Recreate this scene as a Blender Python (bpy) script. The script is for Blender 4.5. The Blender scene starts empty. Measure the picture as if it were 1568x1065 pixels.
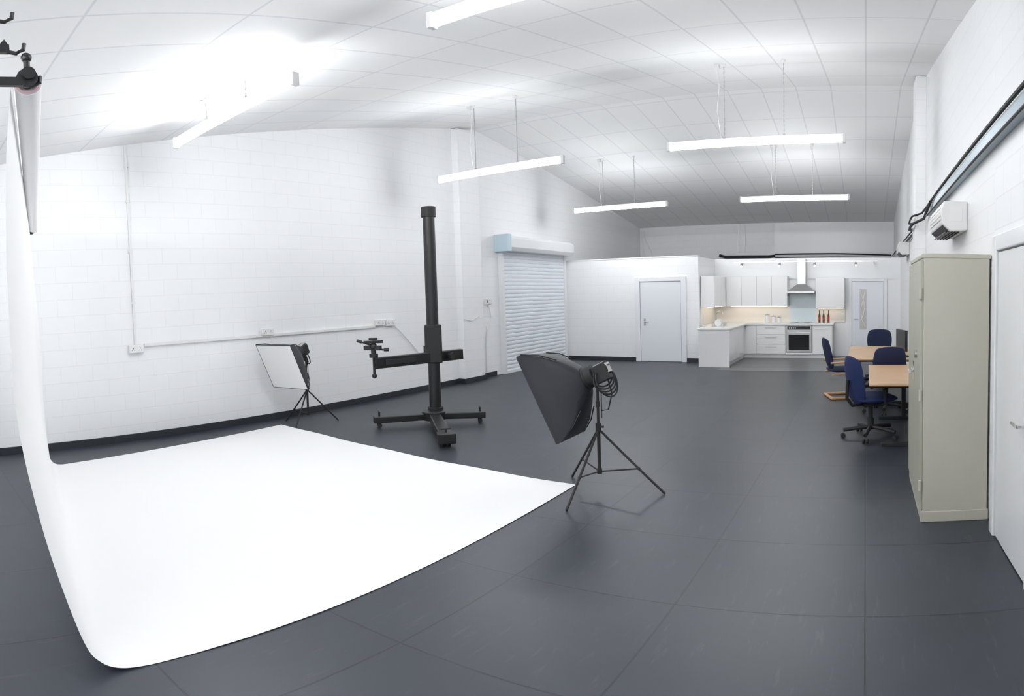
import bpy, bmesh, math, random
from mathutils import Matrix, Vector
random.seed(3)
V=Vector
S=bpy.context.scene
COL=bpy.context.collection
# ------------------------------------------------------------------ materials
def mat(name,col,rough=.5,metal=0,emit=None,estr=0,spec=.5,bump=0,bscale=200,var=0,coat=0):
    m=bpy.data.materials.new(name);m.use_nodes=True;nt=m.node_tree;b=nt.nodes['Principled BSDF']
    b.inputs['Base Color'].default_value=(*col,1);b.inputs['Roughness'].default_value=rough;b.inputs['Metallic'].default_value=metal
    b.inputs['Specular IOR Level'].default_value=spec
    if coat: b.inputs['Coat Weight'].default_value=coat
    if emit: b.inputs['Emission Color'].default_value=(*emit,1);b.inputs['Emission Strength'].default_value=estr
    if bump or var: tc=nt.nodes.new('ShaderNodeTexCoord')
    if bump:
        n=nt.nodes.new('ShaderNodeTexNoise');n.inputs['Scale'].default_value=bscale;n.inputs['Detail'].default_value=2
        nt.links.new(tc.outputs['Object'],n.inputs['Vector'])
        bp=nt.nodes.new('ShaderNodeBump');bp.inputs['Strength'].default_value=bump;bp.inputs['Distance'].default_value=.002
        nt.links.new(n.outputs['Fac'],bp.inputs['Height']);nt.links.new(bp.outputs[0],b.inputs['Normal'])
    if var:
        n2=nt.nodes.new('ShaderNodeTexNoise');n2.inputs['Scale'].default_value=3.;nt.links.new(tc.outputs['Object'],n2.inputs['Vector'])
        mx=nt.nodes.new('ShaderNodeMix');mx.data_type='RGBA'
        mx.inputs['A'].default_value=(*[c*(1-var) for c in col],1);mx.inputs['B'].default_value=(*[min(1,c*(1+var)) for c in col],1)
        nt.links.new(n2.outputs['Fac'],mx.inputs['Factor']);nt.links.new(mx.outputs['Result'],b.inputs['Base Color'])
    return m
def grid_mat(name,axes,c1,c2,cm,bw,rh,ms,offset,rough,bump,noise=0,spec=.4,scuff=0):
    """painted blockwork / tiles : brick texture on two chosen object axes"""
    m=bpy.data.materials.new(name);m.use_nodes=True;nt=m.node_tree;b=nt.nodes['Principled BSDF'];N=nt.nodes.new;L=nt.links.new
    tc=N('ShaderNodeTexCoord');sp=N('ShaderNodeSeparateXYZ');cb=N('ShaderNodeCombineXYZ')
    L(tc.outputs['Object'],sp.inputs[0]);L(sp.outputs[axes[0]],cb.inputs[0]);L(sp.outputs[axes[1]],cb.inputs[1])
    br=N('ShaderNodeTexBrick');br.offset=offset;br.inputs['Scale'].default_value=1
    br.inputs['Brick Width'].default_value=bw;br.inputs['Row Height'].default_value=rh;br.inputs['Mortar Size'].default_value=ms
    br.inputs['Mortar Smooth'].default_value=.3
    br.inputs['Color1'].default_value=(*c1,1);br.inputs['Color2'].default_value=(*c2,1);br.inputs['Mortar'].default_value=(*cm,1)
    L(cb.outputs[0],br.inputs['Vector'])
    out=br.outputs['Color']
    if noise:
        nz=N('ShaderNodeTexNoise');nz.inputs['Scale'].default_value=1.3;nz.inputs['Detail'].default_value=4;L(tc.outputs['Object'],nz.inputs['Vector'])
        mx=N('ShaderNodeMix');mx.data_type='RGBA';mx.blend_type='MULTIPLY';mx.inputs['Factor'].default_value=1
        rp=N('ShaderNodeMapRange');rp.inputs['From Min'].default_value=.3;rp.inputs['From Max'].default_value=.7
        rp.inputs['To Min'].default_value=1-noise;rp.inputs['To Max'].default_value=1
        L(nz.outputs['Fac'],rp.inputs['Value']);L(out,mx.inputs['A']);L(rp.outputs['Result'],mx.inputs['B']);out=mx.outputs['Result']
    if scuff:
        mp=N('ShaderNodeMapping');mp.inputs['Scale'].default_value=(7,1.0,1);mp.inputs['Rotation'].default_value=(0,0,.6);L(tc.outputs['Object'],mp.inputs['Vector'])
        n3=N('ShaderNodeTexNoise');n3.inputs['Scale'].default_value=3;n3.inputs['Detail'].default_value=5;n3.inputs['Roughness'].default_value=.7;L(mp.outputs[0],n3.inputs['Vector'])
        r3=N('ShaderNodeMapRange');r3.inputs['From Min'].default_value=.58;r3.inputs['From Max'].default_value=.78;r3.inputs['To Min'].default_value=0;r3.inputs['To Max'].default_value=scuff;L(n3.outputs['Fac'],r3.inputs['Value'])
        m3=N('ShaderNodeMix');m3.data_type='RGBA';m3.inputs['B'].default_value=(.12,.125,.135,1);L(r3.outputs['Result'],m3.inputs['Factor']);L(out,m3.inputs['A']);out=m3.outputs['Result']
    L(out,b.inputs['Base Color'])
    if bump:
        bp=N('ShaderNodeBump');bp.inputs['Strength'].default_value=bump;bp.inputs['Distance'].default_value=.004;bp.invert=True
        L(br.outputs['Fac'],bp.inputs['Height']);L(bp.outputs[0],b.inputs['Normal'])
    b.inputs['Roughness'].default_value=rough;b.inputs['Specular IOR Level'].default_value=spec
    return m
WC=(.895,.90,.91)
WM=(.845,.85,.86)
M_wallYZ=grid_mat('painted_block_side',(1,2),WC,WC,WM,.44,.22,.006,.5,.6,.3)
M_wallXZ=grid_mat('painted_block_cross',(0,2),WC,WC,WM,.44,.22,.006,.5,.6,.3)
M_ceil=grid_mat('ceiling_tile',(0,1),(.90,.90,.90),(.875,.88,.885),(.74,.75,.76),.6,1.2,.012,0,.8,0,0,.2)
M_floor=grid_mat('rubber_floor_tile',(0,1),(.037,.043,.056),(.034,.040,.053),(.018,.021,.028),1.0,1.0,.006,0,.40,.3,.18,.5,.35)
M_kfloor=grid_mat('kitchen_floor_vinyl',(0,1),(.15,.155,.16),(.13,.135,.14),(.1,.1,.1),.3,.3,.004,0,.4,.2)
M_base=mat('skirting_charcoal',(.022,.026,.034),.5)
M_white=mat('white_gloss_paint',(.87,.875,.885),.3)
M_door=mat('door_white_paint',(.80,.82,.86),.35)
M_frame=mat('frame_white',(.84,.85,.88),.35)
M_kit=mat('kitchen_gloss_white',(.86,.86,.86),.12,coat=.5)
M_worktop=mat('worktop_white',(.82,.81,.79),.3)
M_splash=mat('cream_splashback',(.83,.79,.72),.35)
M_glassblue=mat('glass_splashback',(.70,.79,.83),.08)
M_steel=mat('brushed_steel',(.55,.55,.54),.28,1)
M_chrome=mat('chrome',(.75,.75,.75),.12,1)
M_black=mat('black_powdercoat',(.012,.012,.013),.38)
M_blackmatt=mat('black_matt',(.016,.016,.017),.65)
M_fabric=mat('black_softbox_nylon',(.009,.011,.017),.55,bump=.25,bscale=90)
M_diff=mat('softbox_diffuser',(.9,.9,.9),.7)
M_paper=mat('backdrop_paper',(.90,.90,.905),.75,spec=.2,bump=.06,bscale=4)
M_core=mat('cardboard_core_pink',(.75,.55,.58),.7)
M_blue=mat('blue_upholstery',(.010,.022,.095),.85,bump=.4,bscale=300)
M_navy=mat('navy_upholstery',(.008,.014,.05),.85,bump=.4,bscale=300)
M_oak=mat('beech_laminate',(.60,.40,.23),.4,var=.12)
M_pine=mat('bent_beech',(.58,.34,.17),.45,var=.15)
M_cab=mat('beige_enamel_steel',(.52,.505,.43),.38,var=.05)
M_cabd=mat('beige_enamel_edge',(.42,.42,.345),.4)
M_plastic=mat('white_plastic',(.82,.82,.82),.35)
M_acbody=mat('ac_plastic',(.80,.80,.79),.4)
M_dark=mat('dark_grille',(.03,.03,.035),.5)
M_shut=mat('shutter_slat_white',(.80,.83,.88),.35)
M_shutbox=mat('shutter_housing',(.80,.81,.82),.4)
M_bluepl=mat('pale_blue_cover',(.52,.65,.72),.5)
M_tray=mat('galvanised_tray',(.36,.43,.48),.45,.3,bump=.4,bscale=60)
M_tube=mat('tube_glow',(1,1,1),.5,emit=(.97,.985,1.0),estr=62)
M_spot=mat('spot_glow',(1,1,1),.5,emit=(1,.95,.88),estr=20)
M_warm=mat('undercabinet_led',(1,1,1),.5,emit=(1,.88,.72),estr=5)
M_lamp=mat('flash_glass',(.5,.35,.3),.2)
M_ovenglass=mat('oven_black_glass',(.01,.01,.012),.06)
M_screen=mat('monitor_black',(.01,.01,.012),.2)
M_fglass=mat('frosted_glass',(.58,.56,.52),.25)
M_bottle=mat('dark_oil_bottle',(.10,.05,.015),.15)
M_red=mat('red_label',(.4,.03,.03),.4)
# ------------------------------------------------------------------ builders
def empty(name,loc=(0,0,0),rz=0):
    e=bpy.data.objects.new(name,None);COL.objects.link(e);e.location=loc;e.rotation_euler=(0,0,rz);e.empty_display_size=.2;return e
def frame(x,z):
    z=V(z).normalized();x=V(x);x=(x-z*x.dot(z)).normalized();y=z.cross(x)
    return Matrix((x,y,z)).transposed().to_4x4()
class B:
    def __init__(s): s.bm=bmesh.new()
    def box(s,x0,x1,y0,y1,z0,z1,M=None):
        m=Matrix.Translation(((x0+x1)/2,(y0+y1)/2,(z0+z1)/2))@Matrix.Diagonal((abs(x1-x0),abs(y1-y0),abs(z1-z0),1))
        if M is not None: m=M@m
        bmesh.ops.create_cube(s.bm,size=1,matrix=m);return s
    def beam(s,p,q,w,h,up=(0,0,1)):
        p=V(p);q=V(q);d=q-p;M=frame(up,d);M.translation=(p+q)/2
        bmesh.ops.create_cube(s.bm,size=1,matrix=M@Matrix.Diagonal((h,w,d.length,1)));return s
    def cyl(s,p,q,r,r2=None,seg=20,caps=True):
        p=V(p);q=V(q);d=q-p;a=(1,0,0) if abs(d.normalized().x)<.9 else (0,1,0)
        M=frame(a,d);M.translation=(p+q)/2
        bmesh.ops.create_cone(s.bm,cap_ends=caps,segments=seg,radius1=r,radius2=r if r2 is None else r2,depth=d.length,matrix=M);return s
    def sph(s,c,r,sc=(1,1,1),seg=16):
        bmesh.ops.create_uvsphere(s.bm,u_segments=seg,v_segments=seg//2,radius=r,matrix=Matrix.Translation(c)@Matrix.Diagonal((*sc,1)));return s
    def torus(s,c,axis,R,r,n=24,k=8,M=None):
        F=frame((1,0,0) if abs(V(axis).normalized().x)<.9 else (0,1,0),axis);F.translation=c
        vs=[]
        for i in range(n):
            a=2*math.pi*i/n;row=[]
            for j in range(k):
                b=2*math.pi*j/k;row.append(s.bm.verts.new(F@V(((R+r*math.cos(b))*math.cos(a),(R+r*math.cos(b))*math.sin(a),r*math.sin(b)))))
            vs.append(row)
        for i in range(n):
            for j in range(k): s.bm.faces.new((vs[i][j],vs[(i+1)%n][j],vs[(i+1)%n][(j+1)%k],vs[i][(j+1)%k]))
        return s
    def tubepath(s,pts,r,k=8):
        pts=[V(p) for p in pts];rows=[]
        for i,p in enumerate(pts):
            d=(pts[min(i+1,len(pts)-1)]-pts[max(i-1,0)])
            F=frame((1,0,0) if abs(d.normalized().x)<.8 else (0,1,0),d)
            if abs(d.normalized().z)<.8: F=frame((0,0,1),d)
            F.translation=p
            rows.append([s.bm.verts.new(F@V((r*math.cos(2*math.pi*j/k),r*math.sin(2*math.pi*j/k),0))) for j in range(k)])
        for a,b in zip(rows,rows[1:]):
            for j in range(k): s.bm.faces.new((a[j],a[(j+1)%k],b[(j+1)%k],b[j]))
        s.bm.faces.new(rows[0][::-1]);s.bm.faces.new(rows[-1]);return s
    def prism(s,pts,d):
        d=V(d);a=[s.bm.verts.new(p) for p in pts];b=[s.bm.verts.new(V(p)+d) for p in pts];n=len(pts)
        s.bm.faces.new(a);s.bm.faces.new(b[::-1])
        for i in range(n): s.bm.faces.new((a[i],b[i],b[(i+1)%n],a[(i+1)%n]))
        return s
    def fin(s,name,m,parent=None,bevel=0,smooth=False,sub=0,seg=2):
        bmesh.ops.recalc_face_normals(s.bm,faces=s.bm.faces)
        me=bpy.data.meshes.new(name);s.bm.to_mesh(me);s.bm.free();me.materials.append(m)
        o=bpy.data.objects.new(name,me);COL.objects.link(o)
        if parent: o.parent=parent
        if smooth:
            me.polygons.foreach_set('use_smooth',[True]*len(me.polygons))
            try: me.set_sharp_from_angle(angle=math.radians(40))
            except Exception: pass
        if bevel:
            md=o.modifiers.new('bevel','BEVEL');md.width=bevel;md.segments=seg;md.limit_method='ANGLE'
        if sub:
            md=o.modifiers.new('sub','SUBSURF');md.levels=sub;md.render_levels=sub
        return o
# ------------------------------------------------------------------ room dims
XL,XR,YN,YP,YB,YR,ZR=-7.782,.927,-1.6,14.646,20.257,10.642,5.465
def ceil(y): return ZR-(.1777*(YR-y) if y<YR else .1479*(y-YR))
T=.15
B().box(XL-T,XR+T,YN-T,YB+T,-.12,0).fin('floor',M_floor)
def gable(x,d,name):
    pts=[(x,YN-T,-.12),(x,YB+T,-.12),(x,YB+T,ceil(YB+T)),(x,YR,ZR),(x,YN-T,ceil(YN-T))]
    return B().prism(pts,(d,0,0)).fin(name,M_wallYZ)
gable(XL,-T,'wall_left');gable(XR,T,'wall_right')
B().box(XL,XR,YB,YB+T,-.12,ceil(YB)).fin('wall_back',M_wallXZ)
B().box(XL,XR,YN-T,YN,-.12,ceil(YN)).fin('wall_near',M_wallXZ)
pts=[(XL-T,YN-T,ceil(YN-T)),(XL-T,YR,ZR),(XL-T,YB+T,ceil(YB+T)),(XL-T,YB+T,ceil(YB+T)+.1),(XL-T,YR,ZR+.1),(XL-T,YN-T,ceil(YN-T)+.1)]
B().prism(pts,(XR-XL+2*T,0,0)).fin('ceiling',M_ceil)
ZP=2.64
B().box(XL,-4.10,YP,YP+.12,0,ZP).box(-4.22,-4.10,YP+.12,16.45,0,ZP).fin('wall_partition',M_wallXZ)
B().box(-4.10,XR,16.35,16.47,0,ZP).fin('wall_kitchen',M_white)
B().box(XL,-4.10,YP-.012,YP+.13,ZP,ZP+.03).fin('trim_partition_top',M_white)
B().box(XL,XL+.02,YN,11.2,0,.10).fin('baseboard_left',M_base)
B().box(XL,-5.80,YP-.02,YP,0,.10).box(-4.42,-4.10,YP-.02,YP,0,.10).fin('baseboard_partition',M_base)
B().box(XR-.02,XR,5.8,16.3,0,.10).fin('baseboard_right',M_base)
e=empty('wall_pier_left',(XL,10.1,0))
B().box(0,.16,-.25,.45,0,ceil(9.85)-.01).fin('encased_post',M_wallYZ,e,.005)
B().box(0,.18,-.27,.47,0,.10).fin('post_skirting',M_base,e)
e=empty('wall_pier_right',(XR,9.7,0))
B().box(-.16,0,-.2,.35,0,ceil(9.5)-.01).fin('encased_post',M_wallYZ,e,.005)
# ------------------------------------------------------------------ doors
e=empty('door_1',(-5.10,YP,0))
B().box(-.54,.54,-.035,-.003,.01,2.03).fin('leaf',M_door,e,.003)
B().box(-.68,-.55,-.055,0,0,2.15).box(.55,.68,-.055,0,0,2.15).box(-.55,.55,-.055,0,2.04,2.15).fin('architrave',M_frame,e,.006)
b=B();b.cyl((-.43,-.035,1.02),(-.43,-.09,1.02),.012);b.cyl((-.43,-.085,1.02),(-.31,-.085,1.02),.011);b.box(-.455,-.405,-.042,-.035,.93,1.10)
b.fin('lever_handle',M_steel,e,smooth=True)
e=empty('door_2',(.06,16.35,0))
B().box(-.42,.42,-.035,-.003,.01,1.99).fin('leaf',M_door,e,.003)
B().box(-.51,-.43,-.05,0,0,2.08).box(.43,.51,-.05,0,0,2.08).box(-.43,.43,-.05,0,2.0,2.08).fin('architrave',M_frame,e,.006)
B().box(-.22,-.04,-.04,-.034,.72,1.80).fin('glass_panel',M_fglass,e)
b=B();b.tubepath([(-.20,-.045,1.78),(-.16,-.045,1.6),(-.10,-.045,1.45),(-.08,-.045,1.3),(-.12,-.045,1.1),(-.19,-.045,.95)],.012)
b.tubepath([(-.08,-.045,1.72),(-.12,-.045,1.5),(-.18,-.045,1.3),(-.16,-.045,1.0),(-.07,-.045,.8)],.012)
b.fin('etched_pattern',M_kit,e)
B().cyl((-.36,-.035,1.0),(-.36,-.08,1.0),.012).cyl((-.36,-.08,1.0),(-.26,-.08,1.0),.011).fin('lever_handle',M_steel,e,smooth=True)
e=empty('door_3',(XR,3.66,0))
B().box(-.03,-.002,-.42,.42,.01,2.04).fin('leaf',M_white,e,.003)
B().box(-.05,0,.43,.55,0,2.16).box(-.05,0,-.55,-.43,0,2.16).box(-.05,0,-.43,.43,2.05,2.16).fin('architrave',M_white,e,.008)
B().cyl((-.03,-.33,1.0),(-.08,-.33,1.0),.012).cyl((-.08,-.33,1.0),(-.08,-.22,1.0),.011).fin('lever_handle',M_chrome,e,smooth=True)
B().box(XR-.03,XR,3.0,4.22,2.16,2.70).fin('trim_1',M_wallYZ,None,.004)
# ------------------------------------------------------------------ roller shutter
e=empty('roller_shutter',(XL,12.9,0))
b=B();n=31;y0,y1=-1.42,1.45
pr=[];zt=2.80
for i in range(n):
    z0=zt*i/n;h=zt/n
    pr+=[(.064,z0),(.076,z0+.15*h),(.081,z0+.5*h),(.076,z0+.84*h),(.064,z0+.97*h)]
ra=[b.bm.verts.new((x,y0,z)) for x,z in pr];rb=[b.bm.verts.new((x,y1,z)) for x,z in pr]
for i in range(len(pr)-1): b.bm.faces.new((ra[i],rb[i],rb[i+1],ra[i+1]))
b.fin('curtain',M_shut,e)
B().box(0,.11,y0-.09,y0,0,2.85).box(0,.11,y1,y1+.09,0,2.85).fin('guide_rails',M_shutbox,e,.005)
B().box(0,.10,y0,y1,.0,.07).fin('bottom_rail',M_shutbox,e,.005)
B().prism([(0,y0-.05,2.78),(.30,y0-.05,2.78),(.36,y0-.05,2.86),(.36,y0-.05,3.06),(.25,y0-.05,3.13),(0,y0-.05,3.13)],(0,y1-y0+.16,0)).fin('hood_box',M_shutbox,e,.006)
B().box(0,.37,y0-.22,y0-.06,2.76,3.15).fin('motor_cover',M_bluepl,e,.01)
e=empty('wall_switch',(XL,10.9,1.66))
B().box(0,.06,-.07,.0,-.06,.06).box(0,.05,.04,.15,-.05,.05).fin('switch_boxes',M_plastic,e,.006)
B().box(.05,.062,-.05,-.02,-.03,.03).fin('rocker',M_dark,e)
e=empty('trim_cable_trunking',(XL+.002,0,0))
b=B()
b.box(0,.025,3.03,3.06,1.33,ceil(3.03)-.02)
b.box(0,.03,3.17,7.48,1.295,1.335)
b.tubepath([(.02,7.97,1.31),(.02,8.2,1.12),(.02,8.45,.9),(.02,8.65,.72),(.02,8.8,.5)],.008)
b.tubepath([(.175,9.86,1.33),(.175,10.1,1.28),(.175,10.35,1.36)],.007)
b.tubepath([(.02,10.95,1.58),(.02,11.05,1.3),(.02,10.9,1.15),(.02,10.8,.7),(.02,10.8,.12)],.012)
for z in (1.9,2.6,3.3,3.8): b.box(0,.03,3.015,3.075,z-.015,z+.015)
b.fin('trunking',M_plastic,e)
for k,(y,z) in enumerate([(3.05,1.27),(5.2,1.37),(7.6,1.38),(7.85,1.36)]):
    e=empty('wall_socket',(XL,y,z))
    B().box(0.032 if k==1 else 0,.05,-.11,.11,-.055,.055).fin('faceplate',M_plastic,e,.008)
    b=B()
    for yy in (-.05,.05):
        b.box(.05,.052,yy-.004,yy+.004,.0,.018);b.box(.05,.052,yy-.02,yy-.012,-.022,-.012);b.box(.05,.052,yy+.012,yy+.02,-.022,-.012)
    b.fin('pin_slots',M_dark,e)
# ------------------------------------------------------------------ fluorescent lights
def fluoro(xc,y,z=3.84):
    e=empty('fluorescent_light',(xc,y,z));L=1.2
    B().box(-L,L,-.018,.018,.002,.05).fin('batten_body',M_plastic,e,.004)
    b=B();b.cyl((-L+.03,0,-.035),(L-.03,0,-.035),.036,seg=12);b.fin('lit_tube',M_tube,e,smooth=True)
    B().box(-L-.01,-L+.035,-.036,.036,-.078,.055).box(L-.035,L+.01,-.036,.036,-.078,.055).fin('end_caps',M_plastic,e,.006)
    c=ceil(y)-z
    b=B()
    for dx in (-.40,.40):
        n=int((c-.09)/.035)
        for i in range(n):
            zz=.065+i*.035
            if i%2: b.box(dx-.007,dx+.007,-.0025,.0025,zz-.004,zz+.04)
            else: b.box(dx-.0025,dx+.0025,-.007,.007,zz-.004,zz+.04)
        b.box(dx-.012,dx+.012,-.02,.02,.04,.07)
    b.fin('chains',M_steel,e)
    b=B()
    for dx in (-.40,.40): b.cyl((dx,0,c-.05),(dx,0,c-.012),.03,seg=12)
    b.box(-.52,-.46,-.04,.04,c-.07,c-.012)
    b.fin('ceiling_hooks',M_plastic,e)
    B().tubepath([(-.49,0,c-.05),(-.47,.01,c*.7),(-.50,0,c*.4),(-.45,0,.05)],.005).fin('flex',M_plastic,e)
for xc,y in [(-5.42,3.25),(-1.5,3.25),(-5.5,8.1),(-1.47,8.1),(-5.67,13.42),(-1.56,13.42),(-5.2,-.6),(-1.5,-.9)]:
    fluoro(xc,y,3.84 if y>0 else 3.05)  # negative y: unseen fixtures added behind the camera to light the near end
# ------------------------------------------------------------------ cable tray + trunk
e=empty('trim_cable_tray',(-.004,0,0))
B().box(XR-.015,XR,2.0,8.7,2.84,3.01).box(XR-.07,XR-.015,2.0,8.7,2.84,2.85).fin('perforated_tray',M_tray,e)
b=B()
b.tubepath([(XR-.03,2.0,3.03),(XR-.03,5,3.03),(XR-.03,7.6,3.03),(XR-.04,8.9,3.0),(XR-.07,9.35,2.96),(XR-.21,9.42,2.92),(XR-.22,9.7,2.90),(XR-.21,10.12,2.88),(XR-.07,10.3,2.9),(XR-.05,10.8,2.9),(XR-.05,16,2.9),(XR-.05,YB-.08,2.9)],.016)
b.tubepath([(XR-.075,2.0,2.83),(XR-.075,5,2.83),(XR-.07,8.6,2.83)],.010)
b.tubepath([(XR-.05,8.3,2.99),(XR-.06,9.1,2.85),(XR-.20,9.40,2.80),(XR-.22,9.7,2.78),(XR-.20,10.15,2.78),(XR-.05,10.5,2.82),(XR-.04,16,2.83)],.022)
b.tubepath([(XR-.08,YB-.05,2.93),(-1,YB-.05,2.98),(-3.0,YB-.05,2.98)],.022)
b.tubepath([(XR-.08,YB-.05,2.84),(-1,YB-.05,2.86),(-3.0,YB-.05,2.86)],.022)
b.tubepath([(-3.0,YB-.06,2.92),(-3.2,YB-.06,2.9),(-4.7,YB-.06,2.92),(-4.9,YB-.06,2.98)],.05)
b.fin('black_cables',M_blackmatt,e,smooth=True)
B().box(-3.0,XR,YB-.02,YB,3.0,ceil(YB)-.002).fin('trim_bulkhead',M_white)
e=empty('trim_service_pipes',(0,YB-.004,0))
b=B();b.box(-4.28,-4.23,-.03,0,3.05,ceil(YB)-.02);b.box(-4.06,-4.01,-.03,0,3.05,ceil(YB)-.02)
b.tubepath([(-7.7,-.04,3.95),(-7.65,-.04,3.3),(-7.6,-.04,2.9)],.02);b.tubepath([(-7.6,-.04,3.95),(-7.55,-.1,3.6),(-7.35,-.04,3.2),(-7.3,-.04,2.8)],.015)
b.fin('pipes',M_plastic,e)
# ------------------------------------------------------------------ AC units
def ac(y0,zc,L=.95):
    e=empty('air_conditioner',(XR,y0,zc))
    prof=[(0,-.13),(-.16,-.14),(-.235,-.07),(-.245,.06),(-.22,.14),(0,.14)]
    B().prism([(x,0,z) for x,z in prof],(0,L,0)).fin('casing',M_acbody,e,.012)
    B().prism([(-.168,.06,-.142),(-.230,.06,-.084),(-.226,.06,-.078),(-.16,.06,-.135)],(0,L-.12,0)).fin('air_outlet',M_dark,e)
    b=B()
    for i in range(5): b.box(-.20+i*.03,-.19+i*.03,.05,L-.05,-.15,-.139)
    b.fin('louvres',M_dark,e)
    b=B()
    for i in range(4):b.box(-.246,-.2405,.05,L-.05,-.03+i*.035,-.024+i*.035)
    b.fin('intake_lines',M_plastic,e)
    B().box(-.17,-.05,-.004,0,-.05,.09).fin('end_panel',M_plastic,e,.003)
ac(5.55,2.46,1.0);ac(12.9,2.66,.9)
# ------------------------------------------------------------------ steel cabinet
e=empty('steel_cupboard',(.665,5.02,0));w=.255;l=.585;hh=2.045
B().box(-w+.012,w-.01,-l,l,.02,hh-.03).fin('carcass',M_cab,e,.006)
B().box(-w,w,-l-.004,l+.004,hh-.035,hh).box(-w-.002,w,-l-.004,l+.004,.0,.09).fin('top_and_plinth',M_cab,e,.006)
B().box(-w-.012,-w+.012,-l+.01,-.004,.10,hh-.05).box(-w-.012,-w+.012,.004,l-.01,.10,hh-.05).fin('doors',M_cabd,e,.005)
b=B();b.cyl((-w-.012,-.05,1.12),(-w-.06,-.05,1.12),.012);b.cyl((-w-.055,-.05,1.12),(-w-.055,-.14,1.12),.012);b.cyl((-w-.012,.05,1.12),(-w-.03,.05,1.12),.02)
b.box(-w-.02,-w-.012,-.09,-.01,1.04,1.20)
b.fin('handle',M_chrome,e,smooth=True)
b=B()
for z in (.3,1.0,1.75): b.cyl((-w-.01,-l+.004,z-.04),(-w-.01,-l+.004,z+.04),.012)
b.fin('hinges',M_cab,e)
b=B();b.cyl((-w-.03,-.3,1.28),(-w-.012,-.3,1.28),.03).fin('lock_dial',M_steel,e)
# ------------------------------------------------------------------ backdrop paper
near=[(.50,2.80),(.465,2.5),(.445,2.2),(.435,1.88),(.445,1.35),(.52,.87),(.615,.45),(.685,.19),(.74,.09),(.82,.03),(.95,.006),(1.2,.005),(2.2,.005),(3.1,.005),(4.0,.005),(4.86,.005)]
far=[(1.49,2.80),(1.50,2.5),(1.51,2.2),(1.52,1.88),(1.53,1.35),(1.53,.87),(1.54,.45),(1.56,.19),(1.58,.09),(1.63,.03),(1.71,.006),(1.95,.005),(2.7,.005),(3.5,.005),(4.3,.005),(5.08,.005)]
def cr(P_,k=6):
    out=[];n=len(P_)
    for i in range(n-1):
        p0=V(P_[max(i-1,0)]);p1=V(P_[i]);p2=V(P_[i+1]);p3=V(P_[min(i+2,n-1)])
        for j in range(k):
            t=j/k;out.append(.5*((2*p1)+(-p0+p2)*t+(2*p0-5*p1+4*p2-p3)*t*t+(-p0+3*p1-3*p2+p3)*t**3))
    out.append(V(P_[-1]));return out
b=B();rows=[];NU=41
nn=cr(near);ff=cr(far)
for i,(a,c) in enumerate(zip(nn,ff)):
    yn,zn=a;yf,zf=c
    xf=-6.95 if yf<1.75 and i<60 else -6.95-.38*(yf-1.75)/3.35
    row=[]
    for j in range(NU):
        t=j/(NU-1);z=max(zn*(1-t)+zf*t,.004)
        if i>66: z+=.0035*(1+math.sin(j*.55+i*.31))*(1 if 0<j<NU-1 else .3)
        y=yn*(1-t)+yf*t
        if 12<i<50: y+=.012*math.sin(j*.35)*min(1,(i-12)/10,(50-i)/10)
        row.append(b.bm.verts.new((-2.54*(1-t)+xf*t,y,z)))
    rows.append(row)
for a,c in zip(rows,rows[1:]):
    for j in range(NU-1): b.bm.faces.new((a[j],a[j+1],c[j+1],c[j]))
e=empty('paper_backdrop',(0,0,0))
o=b.fin('paper_sweep',M_paper,e)
o.data.polygons.foreach_set('use_smooth',[True]*len(o.data.polygons))
p=V((-2.50,.565,2.82));q=V((-7.0,1.535,2.82));d=(q-p).normalized()
B().cyl(p+d*.03,q,.060,seg=32).fin('paper_roll',M_paper,e,smooth=True)
B().torus(p+d*.03,d,.045,.012).fin('roll_end',M_core,e,smooth=True)
B().cyl(p-d*.02,p+d*.05,.03,seg=20).cyl(p-d*.04,p-d*.02,.045,seg=20).fin('expander_plug',M_black,e,smooth=True)
def hookset(x0,y0,L,zs,legs=True):
    O=V((x0,y0,0))
    b=B();b.cyl(O,O+V((0,0,zs[-1]+.04)),.03 if legs else .02);b.cyl(O,O+V((0,0,.03)),.09 if legs else .05)
    if legs:
        for a in range(3):
            dd=V((math.cos(a*2.09+2.6),math.sin(a*2.09+2.6),0));b.cyl(O+V((0,0,.5)),O+dd*.40+V((0,0,.012)),.012)
    b.fin('support_pole',M_black,e,smooth=True)
    b=B();M=Matrix.Translation(O)
    for i,z in enumerate(zs):
        l=L+(.02,-.04,-.08)[i]
        b.box(-.012,.012,0,l-.03,z-.02,z+.02,M)
        if not legs: continue
        b.tubepath([M@V(p_) for p_ in [(0,l-.04,z-.012),(0,l,z-.02),(0,l+.03,z+.0),(0,l+.035,z+.03)]],.010)
        b.prism([M@V(p_) for p_ in [(-.012,l-.07,z+.02),(-.012,l-.05,z+.045),(-.012,l-.035,z+.02)]],(.024,0,0))
    z=zs[0]
    if legs: b.cyl(O+V((-.03,L,z+.035)),O+V((.03,L,z+.035)),.03);b.cyl(O+V((0,L,z+.06)),O+V((0,L,z+.11)),.014);b.sph(O+V((0,L,z+.12)),.024)
    b.fin('roller_hooks',M_black,e,smooth=True)
hookset(-2.47,.05,.51,(2.80,2.96,3.12));hookset(-6.90,1.40,.12,(2.76,),False)
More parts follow.
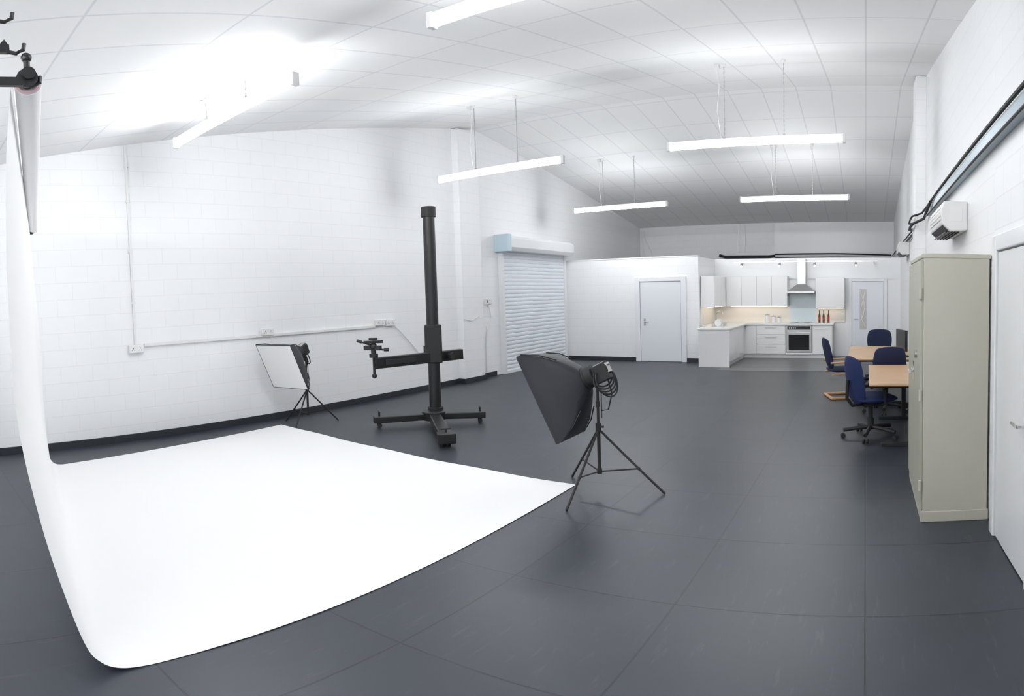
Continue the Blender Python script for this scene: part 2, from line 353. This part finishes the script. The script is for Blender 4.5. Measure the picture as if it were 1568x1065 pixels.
# ------------------------------------------------------------------ camera stand
cx,cy=-5.65,6.58
e=empty('camera_stand',(cx,cy,0))
def lc(x,y,z): return (x-cx,y-cy,z)
b=B();b.cyl((0,0,.16),(0,0,3.0),.086,seg=32);b.fin('column',M_black,e,smooth=True)
B().cyl((0,0,2.93),(0,0,3.08),.105,seg=32).cyl((0,0,.14),(0,0,.22),.11,seg=32).fin('column_collars',M_blackmatt,e,.008,smooth=True)
b=B()
L_=V(lc(-6.12,5.80,.11));R_=V(lc(-5.02,6.92,.11));F_=V(lc(-4.53,5.46,.11));mid=V((0,0,.11))+V((.05,-.10,0))
b.beam(L_,mid,.13,.09);b.beam(R_,mid,.13,.09);b.beam(F_,mid,.16,.10)
b.cyl((mid.x,mid.y,.06),(mid.x,mid.y,.18),.17,seg=24)
b.fin('tee_base',M_black,e,.01)
b=B()
for P_ in (L_,R_,F_):
    dd=(P_-mid).normalized();Q=P_-dd*.08
    side=V((-dd.y,dd.x,0))
    for sgn in (-.035,.035):
        w_=Q+side*sgn
        b.cyl((w_.x-side.x*.014,w_.y-side.y*.014,.032),(w_.x+side.x*.014,w_.y+side.y*.014,.032),.032,seg=16)
    b.cyl((Q.x,Q.y,.04),(Q.x,Q.y,.22),.014);b.cyl(V((Q.x,Q.y,.215))-side*.06,V((Q.x,Q.y,.215))+side*.06,.010)
b.fin('castors_and_levellers',M_blackmatt,e,smooth=True)
b=B();b.beam(F_+(F_-mid).normalized()*.02,F_-(F_-mid).normalized()*.14,.22,.13);b.fin('front_foot',M_black,e,.012)
b=B();b.box(-.12,.12,-.12,.12,.86,1.40,Matrix.Rotation(.75,4,'Z'));b.fin('carriage',M_black,e,.015)
b=B()
A1=V(lc(-5.92,5.66,.93));A2=V(lc(-5.47,7.0,.95))
b.beam(A1,A2,.09,.15);b.fin('cross_arm',M_black,e,.01)
dA=(A2-A1).normalized();sA=V((dA.y,-dA.x,0))
b=B();b.beam(A1+dA*.15+sA*.05,A1+dA*.62+sA*.05,.02,.07);b.fin('arm_slot_plate',M_blackmatt,e,.004)
b=B();
b.cyl(A2-dA*.25+sA*.04,A2-dA*.25+sA*.16,.035);b.cyl(A2-dA*.25+sA*.14,A2-dA*.25+sA*.17,.055)
b.cyl(A1+dA*.0+V((0,0,-.16)),A1+V((0,0,.1)),.018);b.sph(A1+V((0,0,-.17)),.035)
b.box(-.14,-.10,-.06,.06,1.0,1.1,Matrix.Rotation(.75,4,'Z'))
b.fin('clamp_knobs',M_blackmatt,e,smooth=True)
b=B();H0=A1+V((0,0,.08))
b.cyl(H0,H0+V((0,0,.05)),.06);b.cyl(H0+V((0,0,.05)),H0+V((0,0,.13)),.035);b.sph(H0+V((0,0,.15)),.05)
b.beam(H0+V((-.08,-.10,.21)),H0+V((.08,.10,.21)),.10,.035);b.beam(H0+V((-.13,-.04,.13)),H0+V((.10,.04,.13)),.06,.06)
b.cyl(H0+V((.02,0,.15)),H0+V((-.14,-.08,.21)),.012);b.cyl(H0+V((-.14,-.08,.21)),H0+V((-.20,-.11,.23)),.02)
b.cyl(H0+V((.0,0,.12)),H0+V((.10,.10,.10)),.012);b.cyl(H0+V((.10,.10,.10)),H0+V((.15,.14,.10)),.024)
b.box(-.05,.05,-.035,.035,.0,.03,Matrix.Translation(H0+V((0,0,.235))))
b.fin('pan_tilt_head',M_black,e,smooth=True)
# ------------------------------------------------------------------ softboxes
def softbox(name,base,feet,hub_z,headp,n,u,W,Hh,depth,lipd=.045):
    e=empty(name,(base[0],base[1],0))
    O=V((base[0],base[1],0));n=V(n).normalized();u=V(u);u=(u-n*u.dot(n)).normalized();w=n.cross(u)
    hp=V(headp)-O
    C=hp+n*(depth+.10)
    b=B()
    def ring(c,a,h,k,rnd):
        pts=[];
        for i in range(4*k):
            side=i//k;t=(i%k)/k
            cs=[(-a,-h),(a,-h),(a,h),(-a,h)];p0=V((*cs[side],0));p1=V((*cs[(side+1)%4],0));p=p0.lerp(p1,t)
            ang=math.atan2(p.y/h,p.x/a);q_=V((a*1.12*math.cos(ang),h*1.12*math.sin(ang),0));p=p.lerp(q_,rnd)
            pts.append(b.bm.verts.new(c+w*p.x+u*p.y))
        return pts
    k=6;R=[]
    prof=[(0.0,.085,.085,1),(.08,.34*W/2+.02,.30*Hh/2+.02,.7),(.32,.62*W/2,.58*Hh/2,.35),(.62,.84*W/2,.82*Hh/2,.12),(1.0,W/2,Hh/2,0)]
    for t,a,h,rd in prof: R.append(ring(hp+n*(.10+depth*t),a,h,k,rd))
    for a_,c_ in zip(R,R[1:]):
        for i in range(4*k): b.bm.faces.new((a_[i],a_[(i+1)%(4*k)],c_[(i+1)%(4*k)],c_[i]))
    lip=ring(C+n*lipd,W/2+.004,Hh/2+.004,k,0)
    for i in range(4*k): b.bm.faces.new((R[-1][i],R[-1][(i+1)%(4*k)],lip[(i+1)%(4*k)],lip[i]))
    b.fin('fabric_shell',M_fabric,e,smooth=True)
    M=Matrix((w,u,n)).transposed().to_4x4();M.translation=C+n*(lipd*.7)
    B().box(-W/2+.002,W/2-.002,-Hh/2+.002,Hh/2-.002,-.004,.004,M).fin('diffuser',M_diff,e)
    b=B()
    for sx,sy in ((-1,-1),(1,-1),(1,1),(-1,1)):
        pp=[hp+n*(.10+depth*t)+w*sx*(a+.004)+u*sy*(h+.004) for t,a,h,rd in prof[2:]]
        b.tubepath(pp,.006,6)
    cs=[C+n*lipd+w*sx*W/2+u*sy*Hh/2 for sx,sy in ((-1,-1),(1,-1),(1,1),(-1,1),(-1,-1))]
    for p0,p1 in zip(cs,cs[1:]): b.cyl(p0,p1,.005,seg=6)
    b.fin('support_rods',M_blackmatt,e)
    b=B();b.cyl(hp+n*.10,hp+n*.02,.10,.10,24);b.torus(hp+n*.10,n,.10,.012);b.fin('speed_ring',M_blackmatt,e,smooth=True)
    b=B();b.cyl(hp+n*.02,hp-n*.13,.062,.058,20)
    M2=M.copy();M2.translation=hp-n*.04
    b.box(-.06,.06,-.10,.06,-.08,.06,M2);b.fin('flash_head',M_blackmatt,e,.01)
    b=B();M2=M.copy();M2.translation=hp-n*.125
    b.box(-.045,.045,-.045,.045,-.012,.006,M2);b.cyl(hp-n*.13+u*.03,hp-n*.15+u*.03,.014)
    b.box(-.03,.03,.06,.066,-.0,.12,M2)
    b.fin('control_panel',M_steel,e,.004)
    B().cyl(hp-n*.09+w*.05,hp-n*.09+w*.072,.02).fin('lamp_button',M_lamp,e)
    b=B()
    for i in range(5):
        cc=hp-n*(.06+.012*i)+V((0,0,-.05-.02*i));b.torus(cc,(n*.5+w*(.8-.15*i)),.095+.01*i,.008,20,6)
    b.tubepath([hp-n*.12+V((0,0,-.1)),hp-n*.16+V((0,0,-.25)),hp-n*.12+V((0,0,-.38)),hp-n*.05+V((0,0,-.36))],.007,6)
    b.fin('cable_coil',M_blackmatt,e,smooth=True)
    b=B();b.cyl((0,0,hub_z-.42 if hub_z-.42>.12 else .12),(0,0,hub_z+.04),.016);b.cyl((0,0,hub_z),(0,0,hp.z-.12),.012)
    b.cyl((0,0,hub_z-.03),(0,0,hub_z+.05),.026);b.cyl((0,0,hub_z+.2),(0,0,hub_z+.25),.02);b.cyl((0,0,hub_z+.02),(.05,0,hub_z+.02),.01)
    lowz=hub_z-.40 if hub_z-.40>.14 else .14
    b.cyl((0,0,lowz-.02),(0,0,lowz+.03),.024)
    b.tubepath([(0,0,hp.z-.13),(0,0,hp.z-.08),hp-n*.02+V((0,0,-.09)),hp-n*.02],.016)
    for f in feet:
        F=V((f[0]-base[0],f[1]-base[1],.012));top=V((0,0,hub_z));b.cyl(top+(F-top)*.04,F,.011,seg=10);b.sph(F,.012)
        mp=top+(F-top)*.62;b.cyl(V((0,0,lowz)),mp,.007,seg=8);b.sph(mp,.015)
    b.fin('tripod_stand',M_blackmatt,e,smooth=True)
    B().cyl((.03,.01,hub_z+.1),(.03,.01,hp.z-.15),.005).fin('power_lead',M_blackmatt,e)
softbox('softbox_light',(-2.29,4.84),[(-2.29,4.21),(-1.70,4.88),(-2.69,5.08)],.57,(-2.33,4.90,1.06),(-.88,-.15,-.45),(-.40,0,.78),.60,.84,.36)
softbox('softbox_light',(-7.15,5.45),[(-7.50,5.30),(-6.92,5.83),(-7.0,5.11)],.50,(-7.13,5.34,1.09),(.15,-.83,-.42),(.08,-.44,.73),.68,.72,.34,.008)
# ------------------------------------------------------------------ desks
def desk(name,x0,x1,y0,y1):
    e=empty(name,((x0+x1)/2,(y0+y1)/2,0));a=(x1-x0)/2;l=(y1-y0)/2
    B().box(-a,a,-l,l,.715,.74).fin('top',M_oak,e,.006)
    b=B()
    for s in (-1,1):
        y=s*(l-.14);b.box(.02,.08,y-.03,y+.03,.04,.715);b.box(-a+.14,a-.04,y-.03,y+.03,.0,.045);b.box(-a+.06,a-.06,y-.025,y+.025,.68,.715)
    b.fin('cantilever_legs',M_blackmatt,e,.006)
    B().box(a-.19,a-.17,-l+.17,l-.17,.35,.70).fin('modesty_panel',M_oak,e)
desk('desk',.04,.90,6.66,8.42);desk('desk',-.28,.75,9.15,11.25)
e=empty('computer_monitor',(.56,9.45,.742),-1.32)
B().box(-.24,.24,-.02,.02,.10,.42).fin('screen',M_screen,e,.006)
B().box(-.03,.03,.01,.04,.02,.2).box(-.12,.12,-.06,.10,0,.018).fin('foot',M_blackmatt,e,.005)
# ------------------------------------------------------------------ chairs
def cushion(b,w,d,h,M,curve=0,nx=6,ny=6):
    top=[];bot=[]
    for i in range(nx+1):
        rt=[];rb=[]
        for j in range(ny+1):
            u=2*i/nx-1;v=2*j/ny-1
            su=u*math.sqrt(1-.30*v*v)*1.08;sv=v*math.sqrt(1-.30*u*u)*1.08
            x=su*w/2;y=sv*d/2;e_=max(abs(u),abs(v))**4
            zc=curve*(u*u)
            rt.append(b.bm.verts.new(M@V((x,y,zc+h/2*(1-.75*e_)))));rb.append(b.bm.verts.new(M@V((x,y,zc-h/2*(1-.75*e_)))))
        top.append(rt);bot.append(rb)
    for i in range(nx):
        for j in range(ny):
            b.bm.faces.new((top[i][j],top[i+1][j],top[i+1][j+1],top[i][j+1]));b.bm.faces.new((bot[i][j],bot[i][j+1],bot[i+1][j+1],bot[i+1][j]))
    for i in range(nx):
        b.bm.faces.new((top[i][0],bot[i][0],bot[i+1][0],top[i+1][0]));b.bm.faces.new((top[i][ny],top[i+1][ny],bot[i+1][ny],bot[i][ny]))
    for j in range(ny):
        b.bm.faces.new((top[0][j],top[0][j+1],bot[0][j+1],bot[0][j]));b.bm.faces.new((top[nx][j],bot[nx][j],bot[nx][j+1],top[nx][j+1]))
def swivel(loc,rz,m,back=.52,zt=1.0,arms=True):
    """faces local +X"""
    e=empty('office_chair',loc,rz)
    b=B();cushion(b,.50,.52,.10,Matrix.Translation((.03,0,.49)));b.fin('seat',m,e,smooth=True,sub=1)
    Mb=Matrix.Translation((-.24,0,zt-back/2))@Matrix.Rotation(math.radians(-8),4,'Y')@Matrix(((0,0,1,0),(1,0,0,0),(0,1,0,0),(0,0,0,1)))
    b=B();cushion(b,.46,back,.08,Mb,curve=.04);b.fin('backrest',m,e,smooth=True,sub=1)
    b=B();b.tubepath([(-.05,0,.42),(-.24,0,.41),(-.31,0,.50),(-.30,0,.72)],.022);b.box(-.12,.14,-.11,.11,.40,.44)
    b.cyl((0,0,.12),(0,0,.42),.028);b.cyl((0,0,.10),(0,0,.24),.04)
    for i in range(5):
        a=2*math.pi*i/5+.3;p_=V((.33*math.cos(a),.33*math.sin(a),.085))
        b.tubepath([(0,0,.13),p_*.5+V((0,0,.075)),p_+V((0,0,.01))],.024)
        t_=V((-math.sin(a),math.cos(a),0))
        for s in (-.022,.022): b.cyl(p_+t_*(s-.01)+V((0,0,-.057)),p_+t_*(s+.01)+V((0,0,-.057)),.028,seg=14)
    b.cyl((0,.12,.44),(.02,.27,.42),.008)
    b.fin('star_base',M_blackmatt,e,smooth=True)
    if arms:
        b=B()
        for s in (-1,1):
            b.tubepath([(.06,s*.18,.44),(.05,s*.28,.45),(.04,s*.29,.62),(.12,s*.29,.67),(-.10,s*.29,.67),(-.14,s*.29,.65)],.018)
        b.fin('armrests',M_blackmatt,e,smooth=True)
swivel((.06,7.25,0),.45,M_blue,.55,.99)
swivel((.30,8.80,0),math.pi/2+.2,M_navy,.46,.97,False)
swivel((.25,11.70,0),-math.pi/2-.1,M_navy,.42,1.0,False)
e=empty('visitor_chair',(-.42,10.05,0),.30)
b=B();cushion(b,.46,.46,.08,Matrix.Translation((.02,0,.47)));b.fin('seat',M_navy,e,smooth=True,sub=1)
Mb=Matrix.Translation((-.23,0,.74))@Matrix.Rotation(math.radians(-12),4,'Y')@Matrix(((0,0,1,0),(1,0,0,0),(0,1,0,0),(0,0,0,1)))
b=B();cushion(b,.44,.50,.07,Mb,curve=.03);b.fin('backrest',M_navy,e,smooth=True,sub=1)
b=B()
for s in (-.25,.25):
    b.beam((-.22,s,.02),(.26,s,.02),.05,.035);b.beam((.24,s,.02),(.26,s,.60),.05,.035,(1,0,0));b.beam((.28,s,.615),(-.22,s,.60),.05,.03)
    b.beam((.25,s,.42),(-.2,s,.41),.045,.03)
b.beam((-.20,-.25,.02),(-.20,.25,.02),.05,.03)
b.fin('bentwood_frame',M_pine,e,.008)
# ------------------------------------------------------------------ kitchen
B().box(-3.3,-.5,13.2,16.3,0,.004).fin('floor_kitchen',M_kfloor)
e=empty('kitchen_base_cabinets',(0,0,0))
b=B();b.box(-3.84,-3.16,13.74,14.63,.1,.87);b.box(-4.08,-3.16,14.79,16.3,.1,.87);b.box(-3.84,-3.2,14.6,14.8,.1,.87)
b.box(-3.16,-2.08,15.76,16.3,.1,.87);b.box(-1.38,-.86,15.76,16.3,.1,.87);b.fin('carcasses',M_kit,e)
b=B();b.box(-3.86,-3.12,13.70,13.735,0,.87)
for y0_,y1_ in ((13.75,14.3),(14.31,14.86),(14.87,15.4)): b.box(-3.155,-3.135,y0_,y1_,.12,.86)
b.box(-3.12,-2.86,15.735,15.757,.12,.86)
for i in range(3): b.box(-2.85,-2.09,15.735,15.757,.12+.25*i,.36+.25*i)
b.box(-1.375,-.87,15.735,15.757,.12,.86)
b.box(-2.075,-1.385,15.735,15.757,.10,.15)
b.fin('door_fronts',M_kit,e,.004)
b=B();b.box(-3.8,-3.2,13.78,16.2,0,.1);b.box(-3.2,-.9,15.8,16.2,0,.1);b.fin('plinth',M_kit,e)
b=B();b.prism([(-3.88,13.68,.87),(-3.10,13.68,.87),(-3.10,15.70,.87),(-.83,15.70,.87),(-.83,16.32,.87),(-4.08,16.32,.87),(-4.08,14.785,.87),(-3.88,14.785,.87)],(0,0,.04));b.fin('worktop',M_worktop,e,.006)
b=B()
for i in range(3): b.cyl((-2.62,15.72,.30+.25*i),(-2.32,15.72,.30+.25*i),.006)
b.cyl((-1.30,15.72,.78),(-1.0,15.72,.78),.006)
b.fin('bar_handles',M_steel,e)
e=empty('trim_splashback',(0,0,0))
B().box(-4.095,-2.03,16.325,16.345,.91,1.36).box(-1.33,-.55,16.325,16.345,.91,1.30).fin('cream_panels',M_splash,e)
B().box(-4.095,-4.085,14.8,16.33,.91,1.36).fin('side_panel',M_splash,e)
B().box(-2.03,-1.33,16.325,16.345,.91,1.675).fin('glass_panel',M_glassblue,e)
e=empty('kitchen_wall_cabinets',(0,0,0))
b=B();b.box(-4.08,-3.74,14.78,16.3,1.36,2.15);b.box(-3.74,-2.06,16.0,16.32,1.36,2.15);b.box(-1.31,-.55,16.0,16.32,1.30,2.10);b.fin('carcasses',M_kit,e)
b=B()
for i in range(3): b.box(-3.738,-3.718,14.79+.4*i,15.18+.4*i,1.365,2.145)
for i in range(4): b.box(-3.70+.41*i,-3.295+.41*i,15.975,15.998,1.365,2.145)
b.box(-1.305,-.555,15.975,15.998,1.305,2.095)
b.fin('door_fronts',M_kit,e,.004)
B().box(-3.6,-2.1,16.12,16.16,1.345,1.358).box(-1.25,-.6,16.12,16.16,1.285,1.298).box(-3.95,-3.91,14.9,16.0,1.345,1.358).fin('led_strips',M_warm,e)
e=empty('oven',(-1.73,15.74,0))
B().box(-.335,.335,.0,.50,.16,.86).fin('fascia',M_steel,e,.004)
B().box(-.27,.27,-.008,.002,.22,.62).fin('door_glass',M_ovenglass,e,.004)
B().box(-.30,.30,-.006,.002,.75,.84).fin('control_display',M_ovenglass,e)
b=B();b.cyl((-.28,-.045,.68),(.28,-.045,.68),.012);b.cyl((-.25,-.045,.68),(-.25,0,.68),.01);b.cyl((.25,-.045,.68),(.25,0,.68),.01)
for i in range(4): b.cyl((-.24+.05*i,-.03,.795),(-.24+.05*i,0,.795),.018)
b.fin('handle',M_steel,e,smooth=True)
e=empty('hob',(-1.70,15.98,.912));B().box(-.29,.29,-.22,.24,0,.008).fin('glass_top',M_ovenglass,e,.003)
b=B()
for x in (-.15,.15):
    for y in (-.1,.12): b.cyl((x,y,.008),(x,y,.02),.07)
b.fin('burners',M_steel,e)
e=empty('cooker_hood',(-1.69,16.32,0))
b=B()
lo=[(-.36,-.46,1.74),(.36,-.46,1.74),(.36,0,1.74),(-.36,0,1.74)];hi=[(-.12,-.26,1.93),(.12,-.26,1.93),(.12,0,1.93),(-.12,0,1.93)]
a=[b.bm.verts.new(p) for p in lo];c=[b.bm.verts.new(p) for p in hi]
for i in range(4): b.bm.faces.new((a[i],a[(i+1)%4],c[(i+1)%4],c[i]))
b.bm.faces.new(a[::-1]);b.bm.faces.new(c);b.box(-.36,.36,-.46,0,1.69,1.74);b.box(-.11,.11,-.25,0,1.93,2.6);b.fin('steel_canopy',M_steel,e,.004)
e=empty('spotlight_rail',(0,15.6,0))
b=B();b.box(-3.4,.3,-.015,.015,2.50,2.52);b.box(-3.3,-3.27,.0,.745,2.50,2.52);b.box(.2,.23,0,.745,2.50,2.52)
for x in (-3.2,-2.2,-1.3,-.25): b.cyl((x,0,2.5),(x,0,2.44),.01);b.cyl((x,.03,2.46),(x,-.05,2.40),.035)
b.fin('track',M_chrome,e,smooth=True)
b=B()
for x in (-3.2,-2.2,-1.3,-.25): b.cyl((x,-.05,2.40),(x,-.054,2.397),.022)
b.fin('lamps',M_spot,e)
def bottle(x,y,h,m,nm):
    e=empty(nm,(x,y,.912));B().cyl((0,0,0),(0,0,h*.6),.028).cyl((0,0,h*.6),(0,0,h*.75),.028,.011).cyl((0,0,h*.75),(0,0,h),.011).fin('glass',m,e,smooth=True);B().cyl((0,0,h*.2),(0,0,h*.45),.029).fin('label',M_red if m==M_bottle else M_plastic,e,smooth=True)
for i,x in enumerate((-1.22,-1.11,-.98)): bottle(x,16.1,.33,M_bottle,'oil_bottle')
def jar(x,y,h,r):
    e=empty('storage_jar',(x,y,.912));B().cyl((0,0,0),(0,0,h),r).fin('body',M_plastic,e,smooth=True);B().cyl((0,0,h),(0,0,h+.02),r*1.02).sph((0,0,h+.03),.015).fin('lid',M_steel,e,smooth=True)
jar(-2.62,16.12,.20,.06);jar(-2.45,16.12,.16,.055);jar(-2.30,16.12,.13,.05)
e=empty('kitchen_tap',(-3.75,15.0,.912));B().tubepath([(0,0,0),(0,0,.28),(.03,0,.34),(.09,0,.36),(.15,0,.34),(.17,0,.28)],.014).fin('spout',M_chrome,e,smooth=True);B().cyl((0,0,0),(0,0,.03),.03).cyl((0,.02,.1),(0,.1,.14),.008).fin('lever',M_chrome,e,smooth=True)
e=empty('dish_rack',(-3.5,14.3,.912))
b=B();b.box(-.16,.16,-.2,.2,0,.015)
for i in range(8): b.cyl((-.14,-.17+.048*i,.01),(-.14,-.17+.048*i,.09),.004);b.cyl((.14,-.17+.048*i,.01),(.14,-.17+.048*i,.09),.004)
b.fin('wire_frame',M_chrome,e);b=B()
for i in range(4): b.cyl((0,-.12+.06*i,.10),(0,-.11+.06*i,.10),.085)
b.fin('plates',M_plastic,e,smooth=True)
# ------------------------------------------------------------------ world, camera
w=bpy.data.worlds.new('world');S.world=w;w.use_nodes=True;w.node_tree.nodes['Background'].inputs[0].default_value=(.8,.85,.9,1);w.node_tree.nodes['Background'].inputs[1].default_value=.3
cam=bpy.data.cameras.new('camera');co=bpy.data.objects.new('camera',cam);COL.objects.link(co)
M=(Matrix.Rotation(.5794,3,'Z')@Matrix.Rotation(math.pi/2-.0483,3,'X')@Matrix.Rotation(-.031,3,'Z')).to_4x4();M.translation=(0,0,1.776)
co.matrix_world=M
cam.sensor_width=36;cam.lens=20.5;cam.clip_start=.05;cam.clip_end=100
cam.type='PANO';cam.panorama_type='EQUIRECTANGULAR'
F=935.8
cam.longitude_min=-784/F;cam.longitude_max=784/F
cam.latitude_max=(532.35-35.2)/F;cam.latitude_min=(532.35-35.2-1064.7)/F
S.camera=co
S.view_settings.view_transform='Standard';S.view_settings.look='None';S.view_settings.exposure=0;S.view_settings.gamma=1
